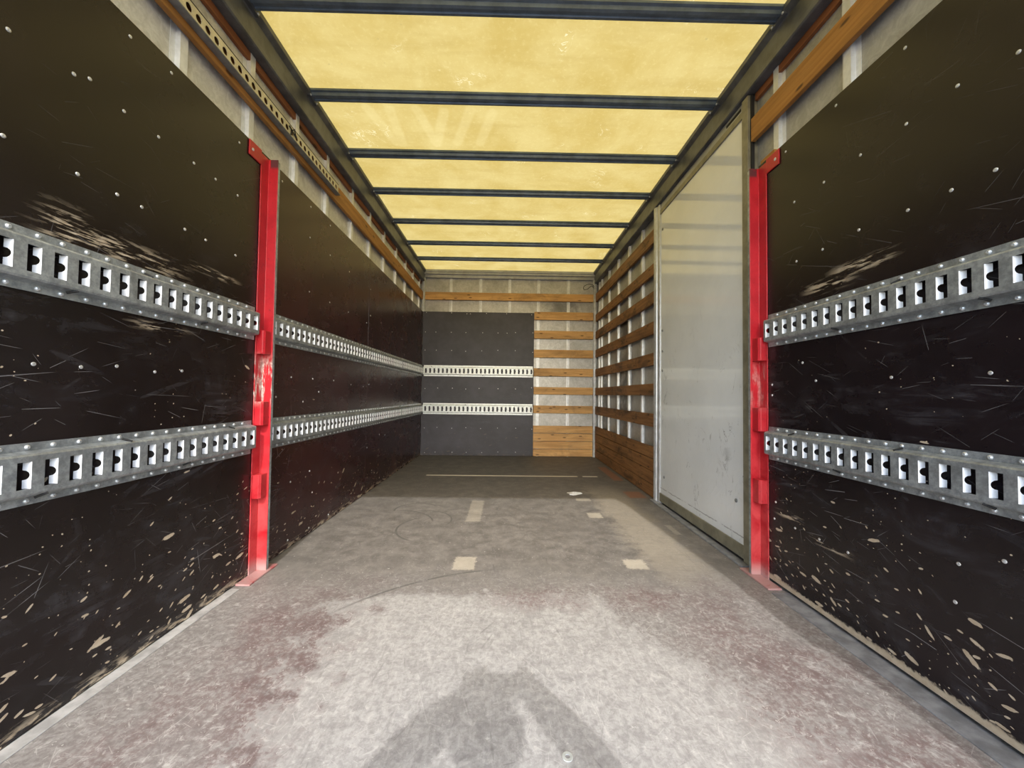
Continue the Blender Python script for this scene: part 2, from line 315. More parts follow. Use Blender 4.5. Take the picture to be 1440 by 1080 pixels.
def make_red_material():
    t = MT('worn_red_paint'); X = t.xyz(); p = t.pos()
    n1 = t.noise(p, 9, 5, 0.7, 0.5); n2 = t.noise(p, 70, 4, 0.7)
    stretch = t.noise(t.vec(t.M('MULTIPLY', X[0], 40), t.M('MULTIPLY', X[1], 40), t.M('MULTIPLY', X[2], 9)), 1.0, 4, 0.6)
    col = t.mix(t.step(n1, 0.3, 0.7), (0.37, 0.008, 0.015), (0.50, 0.016, 0.026))
    sunlit_low = t.mul(t.step(X[2], 0.9, 0.1), t.step(n1, 0.3, 0.7), 0.35)  # posts paler towards the foot, sunlight there put into the paint colour
    col = t.mix(sunlit_low, col, (0.62, 0.16, 0.15))
    dark = t.mul(t.M('LESS_THAN', n2, 0.36), 0.6)
    col = t.mix(dark, col, (0.16, 0.015, 0.02))
    zone = t.band(X[2], 0.84, 1.03, 0.05)
    zone = t.mul(zone, t.M('ADD', t.M('MULTIPLY', t.M('LESS_THAN', X[0], 0.0), 0.75), 0.25))
    wear = t.mul(zone, t.step(stretch, 0.46, 0.58))
    bare = t.mix(t.step(n2, 0.4, 0.6), (0.34, 0.30, 0.27), (0.70, 0.62, 0.54))
    col = t.mix(wear, col, bare)
    foot = t.mul(t.step(X[2], 0.09, 0.004), 0.75, t.step(n1, 0.25, 0.5))
    col = t.mix(foot, col, (0.42, 0.33, 0.31))
    top = t.mul(t.M('LESS_THAN', t.M('ABSOLUTE', X[0]), 1.224), t.step(X[2], 1.985, 2.005), t.step(n1, 0.25, 0.45), 0.85)
    col = t.mix(top, col, (0.05, 0.03, 0.035))
    return t.pbr(col, t.M('ADD', t.M('MULTIPLY', n1, 0.2), 0.26), 0, t.bump(n2, 0.08, 0.002), 0.5)

def make_door_material():
    t = MT('scuffed_white_door_skin'); X = t.xyz(); y, z = X[1], X[2]; uv = t.vec(y, z, 0)
    n1 = t.noise(uv, 3, 5, 0.6); n2 = t.noise(uv, 12, 4, 0.65, 0.8)
    col = t.mix(t.step(n1, 0.3, 0.7), (0.72, 0.75, 0.775), (0.78, 0.81, 0.835))
    low = t.step(z, 1.7, 0.6)
    sm = t.mul(t.step(t.noise(t.vec(t.M('MULTIPLY', y, 9), t.M('MULTIPLY', z, 4), 2), 1.0, 6, 0.72, 0.8), 0.60, 0.74), low)
    col = t.mix(t.M('MULTIPLY', sm, 0.55), col, (0.22, 0.23, 0.24))
    sc = t.mul(t.line(t.noise(t.vec(t.M('MULTIPLY', y, 2.5), z, 4), 3.4, 4, 0.6, 0.8), 0.006), t.step(t.noise(t.vec(y, z, 9), 4, 2), 0.55, 0.63), low)
    col = t.mix(t.M('MULTIPLY', sc, 0.6), col, (0.14, 0.14, 0.15))
    for (y0, z0, dy, dz, a) in ((2.24, 0.50, 0.05, 0.07, .6), (3.07, 0.93, 0.03, 0.12, .7), (2.47, 0.62, 0.03, 0.03, .5)):
        m = t.mul(t.band(y, y0 - dy, y0 + dy, dy), t.band(z, z0 - dz, z0 + dz, dz), t.step(n2, 0.48, 0.62))
        col = t.mix(t.M('MULTIPLY', m, a), col, (0.16, 0.17, 0.17))
    seam = t.M('MULTIPLY', t.band(t.M('ADD', z, t.M('MULTIPLY', t.M('SUBTRACT', n2, 0.5), 0.02)), 0.128, 0.134, 0.003), t.step(n2, 0.4, 0.5))
    col = t.mix(t.M('MULTIPLY', seam, 0.7), col, (0.18, 0.18, 0.19))
    h = t.M('ADD', t.M('MULTIPLY', t.mul(t.step(n2, 0.5, 0.72), t.step(z, 1.0, 0.2)), 1.0), t.M('MULTIPLY', n1, 0.12))
    return t.pbr(col, t.M('ADD', t.M('MULTIPLY', n2, 0.05), 0.035), 0, t.bump(h, 0.16, 0.006), 0.85)

M = {}
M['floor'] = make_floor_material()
M['roof'] = make_roof_material()
M['skin'] = make_skin_material(spots=((0, 0.80, 0.22, 2.15, 0.10, 0.6),))
M['skin_back'] = make_skin_material('bulkhead_aluminium_skin', 0.45, k=0.80, spots=((0, 0.80, 0.22, 2.15, 0.10, 0.6),))
M['skin_right'] = make_skin_material('grimy_aluminium_skin', 0.6, k=0.62, spots=((1, 4.35, 0.28, 0.90, 0.5, 0.95), (1, 5.15, 0.25, 0.8, 0.5, 0.9), (1, 4.3, 0.2, 1.65, 0.2, 0.9)))
M['rib'] = plain('pale_aluminium_rib', (0.70, 0.72, 0.74), 0.40, 0.3, 0.15, 14)
M['zinc'] = make_zinc_material()
M['zinc_bright'] = plain('bright_galvanised_steel', (0.66, 0.70, 0.70), 0.42, 0.35, 0.12, 30)
M['zinc_head'] = plain('bright_screw_head', (0.62, 0.64, 0.65), 0.32, 0.6, 0.1, 60)
M['zinc_clean_lit'] = plain('clean_lit_zinc', (0.90, 0.92, 0.94), 0.4, 0.0, 0.03, 60)  # clean tongue metal made near-white, light from the opening put into the colour
M['dark_hole'] = plain('black_oblong_hole', (0.006, 0.006, 0.006), 0.7, 0, 0.1)
M['red'] = make_red_material()
M['bow'] = plain('slate_grey_roof_steel', (0.13, 0.165, 0.205), 0.36, 0.3, 0.25, 12)
M['roof_rail'] = plain('dark_grey_roof_rail', (0.105, 0.11, 0.118), 0.45, 0.3, 0.35, 9)
M['head_rail'] = plain('grey_aluminium_head_rail', (0.36, 0.37, 0.39), 0.42, 0.4, 0.15, 10)
M['corner'] = plain('silver_corner_profile', (0.52, 0.54, 0.56), 0.36, 0.5, 0.15, 18)
M['olive'] = plain('olive_grey_door_frame', (0.235, 0.22, 0.16), 0.45, 0.2, 0.25, 14)
M['door'] = make_door_material()
M['kerb'] = plain('scraped_steel_edge_strip', (0.30, 0.31, 0.33), 0.45, 0.35, 0.3, 16)
M['kerb_sunlit'] = plain('scuffed_sunlit_edge_strip', (0.42, 0.415, 0.40), 0.5, 0.1, 0.25, 16)  # paler copy of the steel strip, sunlight on it put into the colour
M['wood_back'] = timber('honey_pine_slats', 0, (0.74, 0.45, 0.18), (0.55, 0.29, 0.095), 0.35, 1)
M['wood_side'] = timber('shaded_sooty_pine_slats', 1, (0.35, 0.175, 0.068), (0.20, 0.09, 0.034), 0.92, 4)  # sooty pine; shade of the right wall also put into its base colour
M['wood_left'] = timber('orange_pine_plank', 1, (0.46, 0.22, 0.055), (0.33, 0.145, 0.034), 0.25, 7)
M['wood_red'] = timber('reddish_wood_strip', 1, (0.33, 0.125, 0.045), (0.22, 0.075, 0.028), 0.3, 9)
M['perf'] = plain('cream_perforated_steel', (0.62, 0.57, 0.40), 0.5, 0.15, 0.15, 20)
M['perf_lip'] = plain('grey_perforated_lip', (0.22, 0.23, 0.23), 0.5, 0.4, 0.2, 20)
M['ph_left'] = phenolic('phenolic_left_near', 1, seed=0.0, chip=1.0, dust=0.6, scuffs=((1.22, 1.312, 0.17, 0.03), (1.06, 1.31, 0.05, 0.05), (1.60, 1.36, 0.10, 0.012), (1.36, 1.095, 0.09, 0.012)))
M['ph_left2'] = phenolic('phenolic_left_far', 1, base=(0.024, 0.0065, 0.0075), seed=3.3, chip=0.8, dust=0.35, dens=0.45)
M['ph_right'] = phenolic('phenolic_right_near', 1, frayed=True, base=(0.0075, 0.0050, 0.0060), seed=7.7, chip=1.0, dust=0.6, scuffs=((1.50, 1.33, 0.09, 0.02), (1.36, 1.36, 0.10, 0.02), (1.72, 0.35, 0.06, 0.012), (1.50, 0.30, 0.07, 0.012)))
M['ph_back'] = phenolic('phenolic_end_wall', 0, base=(0.036, 0.035, 0.043), seed=5.1, chip=0.15, dust=0.9, rough=0.5, dens=0.3)
M['black'] = plain('black_rubber', (0.01, 0.01, 0.011), 0.6)
M['asphalt'] = plain('asphalt_yard', (0.22, 0.215, 0.205), 0.85, 0, 0.25, 30)
M['skin_tone'] = plain('skin_tone', (0.56, 0.34, 0.25), 0.55, 0, 0.05)
M['jacket'] = plain('dark_blue_jacket_cloth', (0.03, 0.04, 0.07), 0.85, 0, 0.2, 40)
M['trousers'] = plain('grey_trouser_cloth', (0.08, 0.08, 0.085), 0.9, 0, 0.2, 40)
M['hair'] = plain('brown_hair', (0.05, 0.03, 0.02), 0.6, 0, 0.3, 60)
M['plastic'] = plain('milky_plastic_scrap', (0.72, 0.74, 0.74), 0.3, 0, 0.1, 60)

# ------------------------------------------------------------------ mesh helpers
class MB:
    def __init__(s): s.b = bmesh.new()
    def quad(s, *pts):
        return s.b.faces.new([s.b.verts.new(p) for p in pts])
    def box(s, x0, x1, y0, y1, z0, z1):
        v = [s.b.verts.new((x, y, z)) for x in (x0, x1) for y in (y0, y1) for z in (z0, z1)]
        for f in ((0, 1, 3, 2), (4, 6, 7, 5), (0, 4, 5, 1), (2, 3, 7, 6), (0, 2, 6, 4), (1, 5, 7, 3)):
            s.b.faces.new([v[i] for i in f])
        return s
    def prism(s, prof, fn, a, b, closed=True):
        """extrude profile points (p,q) between a and b; fn(t,p,q)->xyz"""
        A = [s.b.verts.new(fn(a, *p)) for p in prof]; B = [s.b.verts.new(fn(b, *p)) for p in prof]
        n = len(prof)
        for i in range(n if closed else n - 1):
            j = (i + 1) % n; s.b.faces.new((A[i], A[j], B[j], B[i]))
        if closed:
            s.b.faces.new(A[::-1]); s.b.faces.new(B)
        return s
    def tube(s, pts, r, seg=8):
        pts = [Vector(p) for p in pts]; rings = []
        for i, p in enumerate(pts):
            d = (pts[min(i + 1, len(pts) - 1)] - pts[max(i - 1, 0)]).normalized()
            a = d.orthogonal().normalized() if not rings else None
            if a is None:
                a = (ref - d * ref.dot(d)).normalized()
            ref = a; c = d.cross(a)
            rings.append([s.b.verts.new(p + (a * math.cos(k * 2 * math.pi / seg) + c * math.sin(k * 2 * math.pi / seg)) * r) for k in range(seg)])
        for r0, r1 in zip(rings, rings[1:]):
            for k in range(seg): s.b.faces.new((r0[k], r0[(k + 1) % seg], r1[(k + 1) % seg], r1[k]))
        s.b.faces.new(rings[0][::-1]); s.b.faces.new(rings[-1])
        return s
    def lathe(s, prof, org, ax, seg=12):
        ax = Vector(ax).normalized(); a = ax.orthogonal().normalized(); c = ax.cross(a); org = Vector(org)
        rings = []
        for (r, h) in prof:
            if r < 1e-6: rings.append([s.b.verts.new(org + ax * h)])
            else: rings.append([s.b.verts.new(org + ax * h + (a * math.cos(k * 2 * math.pi / seg) + c * math.sin(k * 2 * math.pi / seg)) * r) for k in range(seg)])
        for r0, r1 in zip(rings, rings[1:]):
            for k in range(seg):
                k2 = (k + 1) % seg
                if len(r1) == 1 and len(r0) == 1: continue
                if len(r1) == 1: s.b.faces.new((r0[k], r0[k2], r1[0]))
                elif len(r0) == 1: s.b.faces.new((r0[0], r1[k2], r1[k]))
                else: s.b.faces.new((r0[k], r0[k2], r1[k2], r1[k]))
        return s
    def mesh(s, name, mat):
        bmesh.ops.recalc_face_normals(s.b, faces=s.b.faces[:])
        me = bpy.data.meshes.new(name); s.b.to_mesh(me); s.b.free()
        me.materials.append(M[mat]); return me
    def build(s, name, mat, parent=None, bevel=0.0, smooth=False, seg=2):
        o = link(name, s.mesh(name, mat), parent)
        if smooth:
            for p in o.data.polygons: p.use_smooth = True
        if bevel:
            b = o.modifiers.new('bevel', 'BEVEL'); b.width = bevel; b.segments = seg; b.limit_method = 'ANGLE'; b.angle_limit = R(40)
        return o
def link(name, data, parent=None):
    o = bpy.data.objects.new(name, data); COL.objects.link(o)
    if parent is not None: o.parent = parent
    return o
def tag(o, label, cat, group=None, kind=None):
    o['label'] = label; o['category'] = cat
    if group: o['group'] = group
    if kind: o['kind'] = kind
    return o
def structure(o, label=None):
    o['kind'] = 'structure'
    if label: o['label'] = label
    return o
def thing(name, label, cat, loc, group=None):
    o = bpy.data.objects.new(name, None); COL.objects.link(o); o.empty_display_size = 0.1
    return tag(o, label, cat, group)
# parts are built in world coordinates; their things stand at the origin of the hold

XL, XR, YB = -1.24, 1.24, 5.50          # faces of the wall linings
Y0 = -0.22                              # rear edge of the body

# small shared heads (screw, rivet) for each direction
def head_mesh(name, r, h, ax, mat='zinc_head'):
    return MB().lathe([(r, 0), (r * 0.92, h * 0.55), (r * 0.55, h), (r * 0.3, h), (r * 0.24, h * 0.6), (0, h * 0.6)], (0, 0, 0), ax, 10).mesh(name, mat)
AX = {'L': (1, 0, 0), 'R': (-1, 0, 0), 'B': (0, -1, 0)}
SCREW = {k: head_mesh('screw', 0.0056, 0.0022, a) for k, a in AX.items()}
RIVET = {k: head_mesh('rivet', 0.0062, 0.0045, a) for k, a in AX.items()}
def place(mesh, name, p, parent):
    o = link(name, mesh, parent); o.location = p; return o

# ------------------------------------------------------------------ the setting
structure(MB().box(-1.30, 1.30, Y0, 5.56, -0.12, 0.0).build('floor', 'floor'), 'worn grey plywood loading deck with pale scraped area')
m = MB(); m.quad((-1.27, Y0, 2.668), (1.27, Y0, 2.668), (1.27, 5.53, 2.668), (-1.27, 5.53, 2.668))
structure(m.build('ceiling', 'roof'), 'translucent yellow fibreglass roof sheet')

def hat_rib(parent, fn, z0, z1):
    prof = [(-0.040, 0.0), (-0.040, 0.002), (-0.020, 0.003), (-0.017, 0.020), (0.017, 0.020), (0.020, 0.003), (0.040, 0.002), (0.040, 0.0)]
    return MB().prism(prof, fn, z0, z1).build('rib', 'rib', parent)
wl = structure(MB().box(-1.31, -1.287, Y0, 5.56, -0.1, 2.69).build('wall_left', 'skin'), 'ribbed grey aluminium side wall behind the left plywood')
for y in (1.03, 1.44, 1.825, 2.22, 2.605, 3.03, 3.425, 3.83, 4.25, 4.65, 5.03, 5.40):
    hat_rib(wl, lambda t, p, q, y=y: (-1.287 + q, y + p, t), 0.0, 2.49)
wr = structure(MB().box(1.287, 1.31, Y0, 5.56, -0.1, 2.69).build('wall_right', 'skin_right'), 'ribbed grey aluminium side wall behind slats and door')
for y in (1.03, 1.43, 1.82, 3.685, 4.085, 4.49, 4.90, 5.27, 5.41):
    hat_rib(wr, lambda t, p, q, y=y: (1.287 - q, y + p, t), 0.0, 2.49)
wb = structure(MB().box(-1.287, 1.287, 5.547, 5.57, -0.1, 2.69).build('wall_back', 'skin_back'), 'ribbed grey aluminium front bulkhead')
for x in (-0.85, -0.42, 0.0, 0.42, 0.855):
    hat_rib(wb, lambda t, p, q, x=x: (x + p * 0.55, 5.547 - q, t), 0.0, 2.55)

# roof rails, head rail, corner profiles, rear frame
for side, n in ((-1, 1), (1, 2)):
    prof = [(1.286, 2.490), (1.226, 2.490), (1.221, 2.497), (1.221, 2.520), (1.227, 2.524), (1.227, 2.612), (1.221, 2.618), (1.205, 2.636), (1.205, 2.662), (1.286, 2.662)]
    o = MB().prism(prof, lambda t, p, q, s=side: (s * p, t, q), Y0, 5.546).build('trim_%d' % n, 'roof_rail', None, 0.002)
    structure(o, 'dark grey steel roof rail along the %s side' % ('left' if side < 0 else 'right'))
o = MB().prism([(5.546, 2.548), (5.508, 2.548), (5.506, 2.552), (5.506, 2.588), (5.496, 2.592), (5.490, 2.600), (5.490, 2.626), (5.482, 2.630), (5.482, 2.662), (5.546, 2.662)],
     lambda t, p, q: (t, p, q), -1.226, 1.226).build('trim_3', 'head_rail', None, 0.0015)
structure(o, 'grey aluminium head rail across the end wall')
for n, (xa, xb) in ((4, (-1.258, -1.214)), (5, (1.212, 1.258))):
    m = MB().prism([(xa, 5.546), (xa, 5.497), (xa + 0.006, 5.490), (xb - 0.006, 5.490), (xb, 5.497), (xb, 5.546)], lambda t, p, q: (p, q, t), 0.0 if n == 5 else 2.055, 2.548)
    structure(m.build('trim_%d' % n, 'corner', None, 0.001), 'silver corner profile at the %s end of the end wall' % ('left' if n == 4 else 'right'))
m = MB().box(-1.33, 1.33, Y0 - 0.06, Y0, 2.60, 2.80).build('trim_6', 'zinc', None, 0.004); structure(m, 'rear door header of the body')
for n, s in ((7, -1), (8, 1)):
    m = MB().box(min(s * 1.245, s * 1.34), max(s * 1.245, s * 1.34), Y0 - 0.06, Y0, -0.12, 2.60).build('trim_%d' % n, 'zinc', None, 0.004)
    structure(m, 'rear door post of the body')
# steel strips along the foot of both linings
structure(MB().box(-1.239, -1.198, Y0, 1.745, 0.0, 0.004).build('baseboard_left', 'kerb_sunlit', None, 0.0015), 'scraped steel strip at the foot of the left plywood')
structure(MB().box(1.172, 1.250, Y0, 1.735, 0.0, 0.005).build('baseboard_right', 'kerb', None, 0.0015), 'bluish scraped steel strip at the foot of the right plywood')
structure(MB().box(1.195, 1.239, 1.99, 3.27, 0.0, 0.010).build('trim_9', 'kerb', None, 0.002), 'worn steel sill strip below the white side door')
structure(MB().box(-30, 30, -60, 30, -0.85, -0.75).build('ground', 'asphalt'), 'asphalt yard behind the truck')

# side door
dr = thing('door_1', 'white scuffed side door panel in an olive grey frame', 'door', (0, 0, 0)); dr['kind'] = 'structure'
MB().box(1.246, 1.284, 2.034, 3.168, 0.085, 2.408).build('door_panel', 'door', dr, 0.002)
fr = MB()
fr.box(1.232, 1.286, 1.984, 2.036, 0.012, 2.485)
fr.box(1.238, 1.286, 2.036, 3.165, 0.022, 0.090)
fr.box(1.238, 1.286, 2.036, 3.165, 2.402, 2.440)
fr.build('door_frame', 'olive', dr, 0.002)
o = MB().prism([(1.286, 3.165), (1.240, 3.165), (1.234, 3.172), (1.234, 3.205), (1.240, 3.212), (1.230, 3.216), (1.222, 3.226), (1.219, 3.240), (1.222, 3.256), (1.230, 3.270), (1.240, 3.276), (1.286, 3.276)], lambda t, p, q: (p, q, t), 0.0, 2.49).build('hinge_post', 'corner', dr, 0.001)
o['label'] = 'rounded silver post at the far side of the door'
o = MB().box(1.244, 1.286, 2.036, 3.165, 2.442, 2.489).build('header_strip', 'head_rail', dr, 0.001); o['label'] = 'grey strip with dark slot above the door'
MB().box(1.242, 1.246, 2.06, 2.20, 2.455, 2.470).build('slot', 'dark_hole', dr)
o = MB().box(1.246, 1.262, 1.9735, 1.9835, 2.062, 2.480).build('seal', 'black', dr); o['label'] = 'dark rubber seal beside the frame'
for y, z in ((2.12, 0.31), (3.09, 0.23), (3.125, 2.26), (3.125, 1.42), (3.125, 1.25), (3.125, 1.09)):
    b = MB().lathe([(0.011, 0), (0.011, 0.003), (0.007, 0.006), (0.004, 0.006), (0, 0.003)], (1.246, y, z), (-1, 0, 0), 14).build('bolt', 'perf_lip', dr)
    b['label'] = 'dark bolt head'

# ------------------------------------------------------------------ plywood linings
def panel(label, mat, box, screws, side, group=None):
    t = thing('plywood_panel', label, 'wall panel', (0, 0, 0), group)
    MB().box(*box).build('board', mat, t, 0.0015)
    for (u, z) in screws:
        p = {'L': (XL, u, z), 'R': (XR, u, z), 'B': (u, YB, z)}[side]
        place(SCREW[side], 'screw', p, t)
    return t
SLN = [(1.21,2.00),(1.36,2.01),(1.06,1.75),(1.10,1.77),(0.92,1.74),(1.20,1.75),(1.32,1.75),(0.92,1.48),(1.47,1.75),(1.58,1.75),(1.71,1.75),(1.71,1.99),(1.08,1.48),(1.19,1.48),(1.27,1.48),(1.44,1.48),(1.54,1.48),(1.71,1.48),(1.00,0.94),(1.11,0.94),(1.21,0.95),(1.45,0.95),(1.34,0.94)]
SLF = [(2.34,1.82),(2.60,2.01),(2.61,1.81),(2.93,1.80),(2.35,1.49),(2.62,1.49),(2.93,1.49),(3.31,1.48),(2.18,0.96),(2.42,0.96),(2.71,0.96),(3.01,0.94),(3.27,0.93),(2.04,0.85),(2.31,0.82),(2.50,0.88),(2.41,0.39),(2.20,0.37),(2.45,0.25),(2.42,0.04),(2.68,0.04),(2.19,0.05),(2.04,2.00),(2.34,2.01)]
SLG = [(3.39,1.79),(3.40,1.56),(3.69,1.55),(4.05,1.52),(4.46,1.50),(3.40,0.95),(4.07,0.97),(4.47,0.97),(4.46,1.77),(4.78,1.77),(3.39,0.40),(3.71,0.48),(3.88,0.46),(4.23,0.46),(4.74,0.39)]
SRN = [(1.19,2.01),(1.45,2.02),(1.19,1.76),(1.05,1.77),(0.92,1.75),(1.35,1.76),(1.51,1.75),(1.67,1.75),(0.97,1.48),(1.07,1.48),(1.19,1.48),(1.36,1.49),(1.52,1.48),(1.66,1.48),(1.72,2.01),(0.99,0.95),(1.25,0.95),(1.56,0.95),(1.63,1.03),(1.82,0.94),(1.82,0.89),(1.80,0.39),(1.81,0.31),(1.68,0.31),(1.55,0.31),(1.42,0.31),(1.07,0.42),(0.97,0.47),(1.08,0.31)]
SBK = [(-1.19,2.04),(-0.83,2.04),(-0.61,2.03),(-0.56,2.03),(-0.33,2.04),(-0.04,2.04),(-1.20,1.76),(-1.05,1.76),(-0.83,1.76),(-0.62,1.76),(-0.38,1.76),(-0.03,1.76),(-1.20,1.50),(-1.04,1.50),(-0.82,1.50),(-0.62,1.49),(-0.39,1.50),(-1.19,0.95),(-1.01,0.96),(-0.80,0.96),(-0.61,0.95),(-0.42,0.96),(-1.19,0.39),(-1.01,0.40),(-0.80,0.39),(-0.60,0.40),(-0.39,0.39),(-1.18,0.04),(-1.03,0.05),(-0.79,0.05),(-0.59,0.05),(-0.37,0.05),(0.32,2.03),(0.34,1.77),(0.34,1.49),(0.33,0.98),(0.34,0.39),(-0.16,1.76),(0.09,1.77),(-0.16,1.51),(0.09,1.51),(-0.15,0.96),(0.10,0.96),(-0.15,0.40),(0.11,0.40),(-0.14,0.06),(0.11,0.06)]
panel('chipped black plywood panel on the left wall, nearest, before the red post', 'ph_left', (-1.262, XL, Y0, 1.884, 0.004, 2.052), SLN, 'L')
panel('dark brown plywood panel on the left wall, just beyond the red post', 'ph_left2', (-1.262, XL, 1.886, 3.358, 0.004, 2.052), SLF, 'L')
panel('dark brown plywood panel on the left wall, farthest, meeting the end wall', 'ph_left2', (-1.262, XL, 3.361, 5.494, 0.004, 2.052), SLG, 'L')
panel('chipped black plywood panel on the right wall, nearest, before the white door', 'ph_right', (XR, 1.262, Y0, 1.912, 0.018, 2.056), SRN, 'R')
panel('slate grey plywood panel on the end wall, dotted with screws', 'ph_back', (-1.238, 0.357, YB, 5.524, 0.004, 2.056), SBK, 'B')

# ------------------------------------------------------------------ slotted load rails
def rail(label, side, zc, u0, u1, first, pitch, heads=True, mat='zinc', marks=(), umin=-9, group='slotted load rails'):
    t = thing('load_rail', label, 'load rail', (0, 0, 0), group)
    o_ = 0.003
    F = {'L': lambda u, w, v: (XL + o_ + w, u, zc + v), 'R': lambda u, w, v: (XR - o_ - w, u, zc + v), 'B': lambda u, w, v: (u, YB - o_ - w, zc + v)}[side]
    W, HW, HV, B, FO = 0.027, 0.0145, 0.0335, 0.052, 0.078
    TAB, NR, LEAN = 0.016, 0.0125, 0.35
    m = MB(); q = m.quad
    # flanges and bevels, full length
    for s in (-1, 1):
        q(F(u0, 0, s * FO), F(u1, 0, s * FO), F(u1, 0.003, s * FO), F(u0, 0.003, s * FO))
        q(F(u0, 0.003, s * FO), F(u1, 0.003, s * FO), F(u1, 0.003, s * (B + 0.006)), F(u0, 0.003, s * (B + 0.006)))
        q(F(u0, 0.003, s * (B + 0.006)), F(u1, 0.003, s * (B + 0.006)), F(u1, W - 0.003, s * B), F(u0, W - 0.003, s * B))
        q(F(u0, W - 0.003, s * B), F(u1, W - 0.003, s * B), F(u1, W, s * (B - 0.005)), F(u0, W, s * (B - 0.005)))
        for u in (u0, u1): q(F(u, 0, s * FO), F(u, 0.003, s * FO), F(u, 0.003, s * (B + 0.006)), F(u, 0, s * (B + 0.006)))
    V = B - 0.005
    ns = int((u1 - first - HW - 0.004) / pitch) + 1
    while first - HW - 0.008 - pitch > u0: first -= pitch; ns += 1
    cs = [first + k * pitch for k in range(ns)]
    edges = [u0] + [(a + b) / 2 for a, b in zip(cs, cs[1:])] + [u1]
    nz = [NR * math.sin(R(a)) for a in (-90, -60, -35, -12, 12, 35, 60, 90)]
    for k, c in enumerate(cs):
        a, b = edges[k], edges[k + 1]; h0, h1 = c - HW, c + HW
        q(F(a, W, HV), F(b, W, HV), F(b, W, V), F(a, W, V)); q(F(a, W, -V), F(b, W, -V), F(b, W, -HV), F(a, W, -HV))
        q(F(a, W, -HV), F(h0, W, -HV), F(h0, W, HV), F(a, W, HV)); q(F(h1, W, -HV), F(b, W, -HV), F(b, W, HV), F(h1, W, HV))
        # punched rim
        for s in (-1, 1): q(F(h0, W, s * HV), F(h1, W, s * HV), F(h1, W - 0.004, s * HV), F(h0, W - 0.004, s * HV))
        q(F(h0, W, -HV), F(h0, W, HV), F(h0, W - 0.004, HV), F(h0, W - 0.004, -HV))
        # tongue bent inward on the far edge, with its half-round notch
        zs = [-HV] + nz + [HV]
        wi = W - TAB
        for z0, z1 in zip(zs, zs[1:]):
            def wn_(z):
                return wi if abs(z) >= NR - 1e-6 else wi + (TAB - 0.003) * math.sqrt(max(0, 1 - (z / NR) ** 2))
            fc = q(F(h1, W, z0), F(h1, W, z1), F(h1 - (W - wn_(z1)) * LEAN, wn_(z1), z1), F(h1 - (W - wn_(z0)) * LEAN, wn_(z0), z0)); fc.material_index = 1
            if abs((z0 + z1) / 2) < NR:      # plate thickness round the notch
                fc = q(F(h1 - (W - wn_(z0)) * LEAN, wn_(z0), z0), F(h1 - (W - wn_(z1)) * LEAN, wn_(z1), z1), F(h1 + 0.003, wn_(z1), z1), F(h1 + 0.003, wn_(z0), z0)); fc.material_index = 1
    # rounded ends of the raised web
    for u, e in ((u0, -1), (u1, 1)):
        q(F(u, W, -V), F(u, W, V), F(u + e * 0.004, W - 0.006, V), F(u + e * 0.004, W - 0.006, -V))
    bmesh.ops.remove_doubles(m.b, verts=m.b.verts[:], dist=0.0002)
    m.build('slotted_channel', mat, t).data.materials.append(M['zinc_clean_lit'])
    if heads:
        spots = [(c + pitch * 0.45 + random.uniform(-.004, .004), s * (B + 0.0155)) for c in cs for s in (1, -1) if c > umin and c + pitch * .45 < u1 - 0.01]
        for (u, v) in spots[:100]:
            place(RIVET[side], 'rivet', F(u, 0.003, v), t)
    for (u, v) in marks:                     # small slanting oblong holes on the folds
        s = 1 if v > zc else -1
        a = Vector(F(u - 0.006, 0.010, s * (B + 0.010))); b = Vector(F(u + 0.010, 0.0255, s * (B + 0.0005)))
        MB().tube([a, b], 0.0032, 8).build('oblong_hole', 'dark_hole', t)
    return t
P = 0.0565
rail('scratched galvanised slotted rail on the near left panel, upper of two', 'L', 1.20, Y0 + 0.01, 1.842, 1.815, P, marks=[(1.06, 1.14), (1.28, 1.25), (1.52, 1.14)], umin=0.6)
rail('scratched galvanised slotted rail on the near left panel, lower of two', 'L', 0.662, Y0 + 0.01, 1.842, 1.815, P, marks=[(1.23, 0.72), (1.01, 0.61), (1.46, 0.61), (1.69, 0.72)], umin=0.6)
rail('slotted rail on the left wall beyond the red post, upper of two', 'L', 1.203, 1.935, 4.36, 2.02, P)
rail('slotted rail on the left wall beyond the red post, lower of two', 'L', 0.664, 1.935, 4.36, 2.02, P)
rail('short end length of upper slotted rail, left wall beside the end wall', 'L', 1.205, 4.366, 5.49, 4.42, P, umin=4)
rail('short end length of lower slotted rail, left wall beside the end wall', 'L', 0.664, 4.366, 5.49, 4.42, P, umin=4)
rail('scratched galvanised slotted rail on the right panel, upper of two', 'R', 1.20, Y0 + 0.01, 1.835, 1.808, P, marks=[(0.98, 1.15), (1.21, 1.26), (1.44, 1.15)], umin=0.6)
rail('scratched galvanised slotted rail on the right panel, lower of two', 'R', 0.662, Y0 + 0.01, 1.835, 1.808, P, marks=[(1.67, 0.72), (1.21, 0.72), (1.44, 0.61), (0.98, 0.61)], umin=0.6)
rail('bright slotted rail across the grey end wall panel, upper of two', 'B', 1.206, -1.21, 0.345, -1.175, 0.060, heads=False, mat='zinc_bright', marks=[(-0.86, 1.13), (-0.37, 1.13), (-1.10, 1.28)])
rail('bright slotted rail across the grey end wall panel, lower of two', 'B', 0.667, -1.21, 0.345, -1.175, 0.060, heads=False, mat='zinc_bright', marks=[(-0.86, 0.59), (-0.61, 0.74), (-1.10, 0.74)])

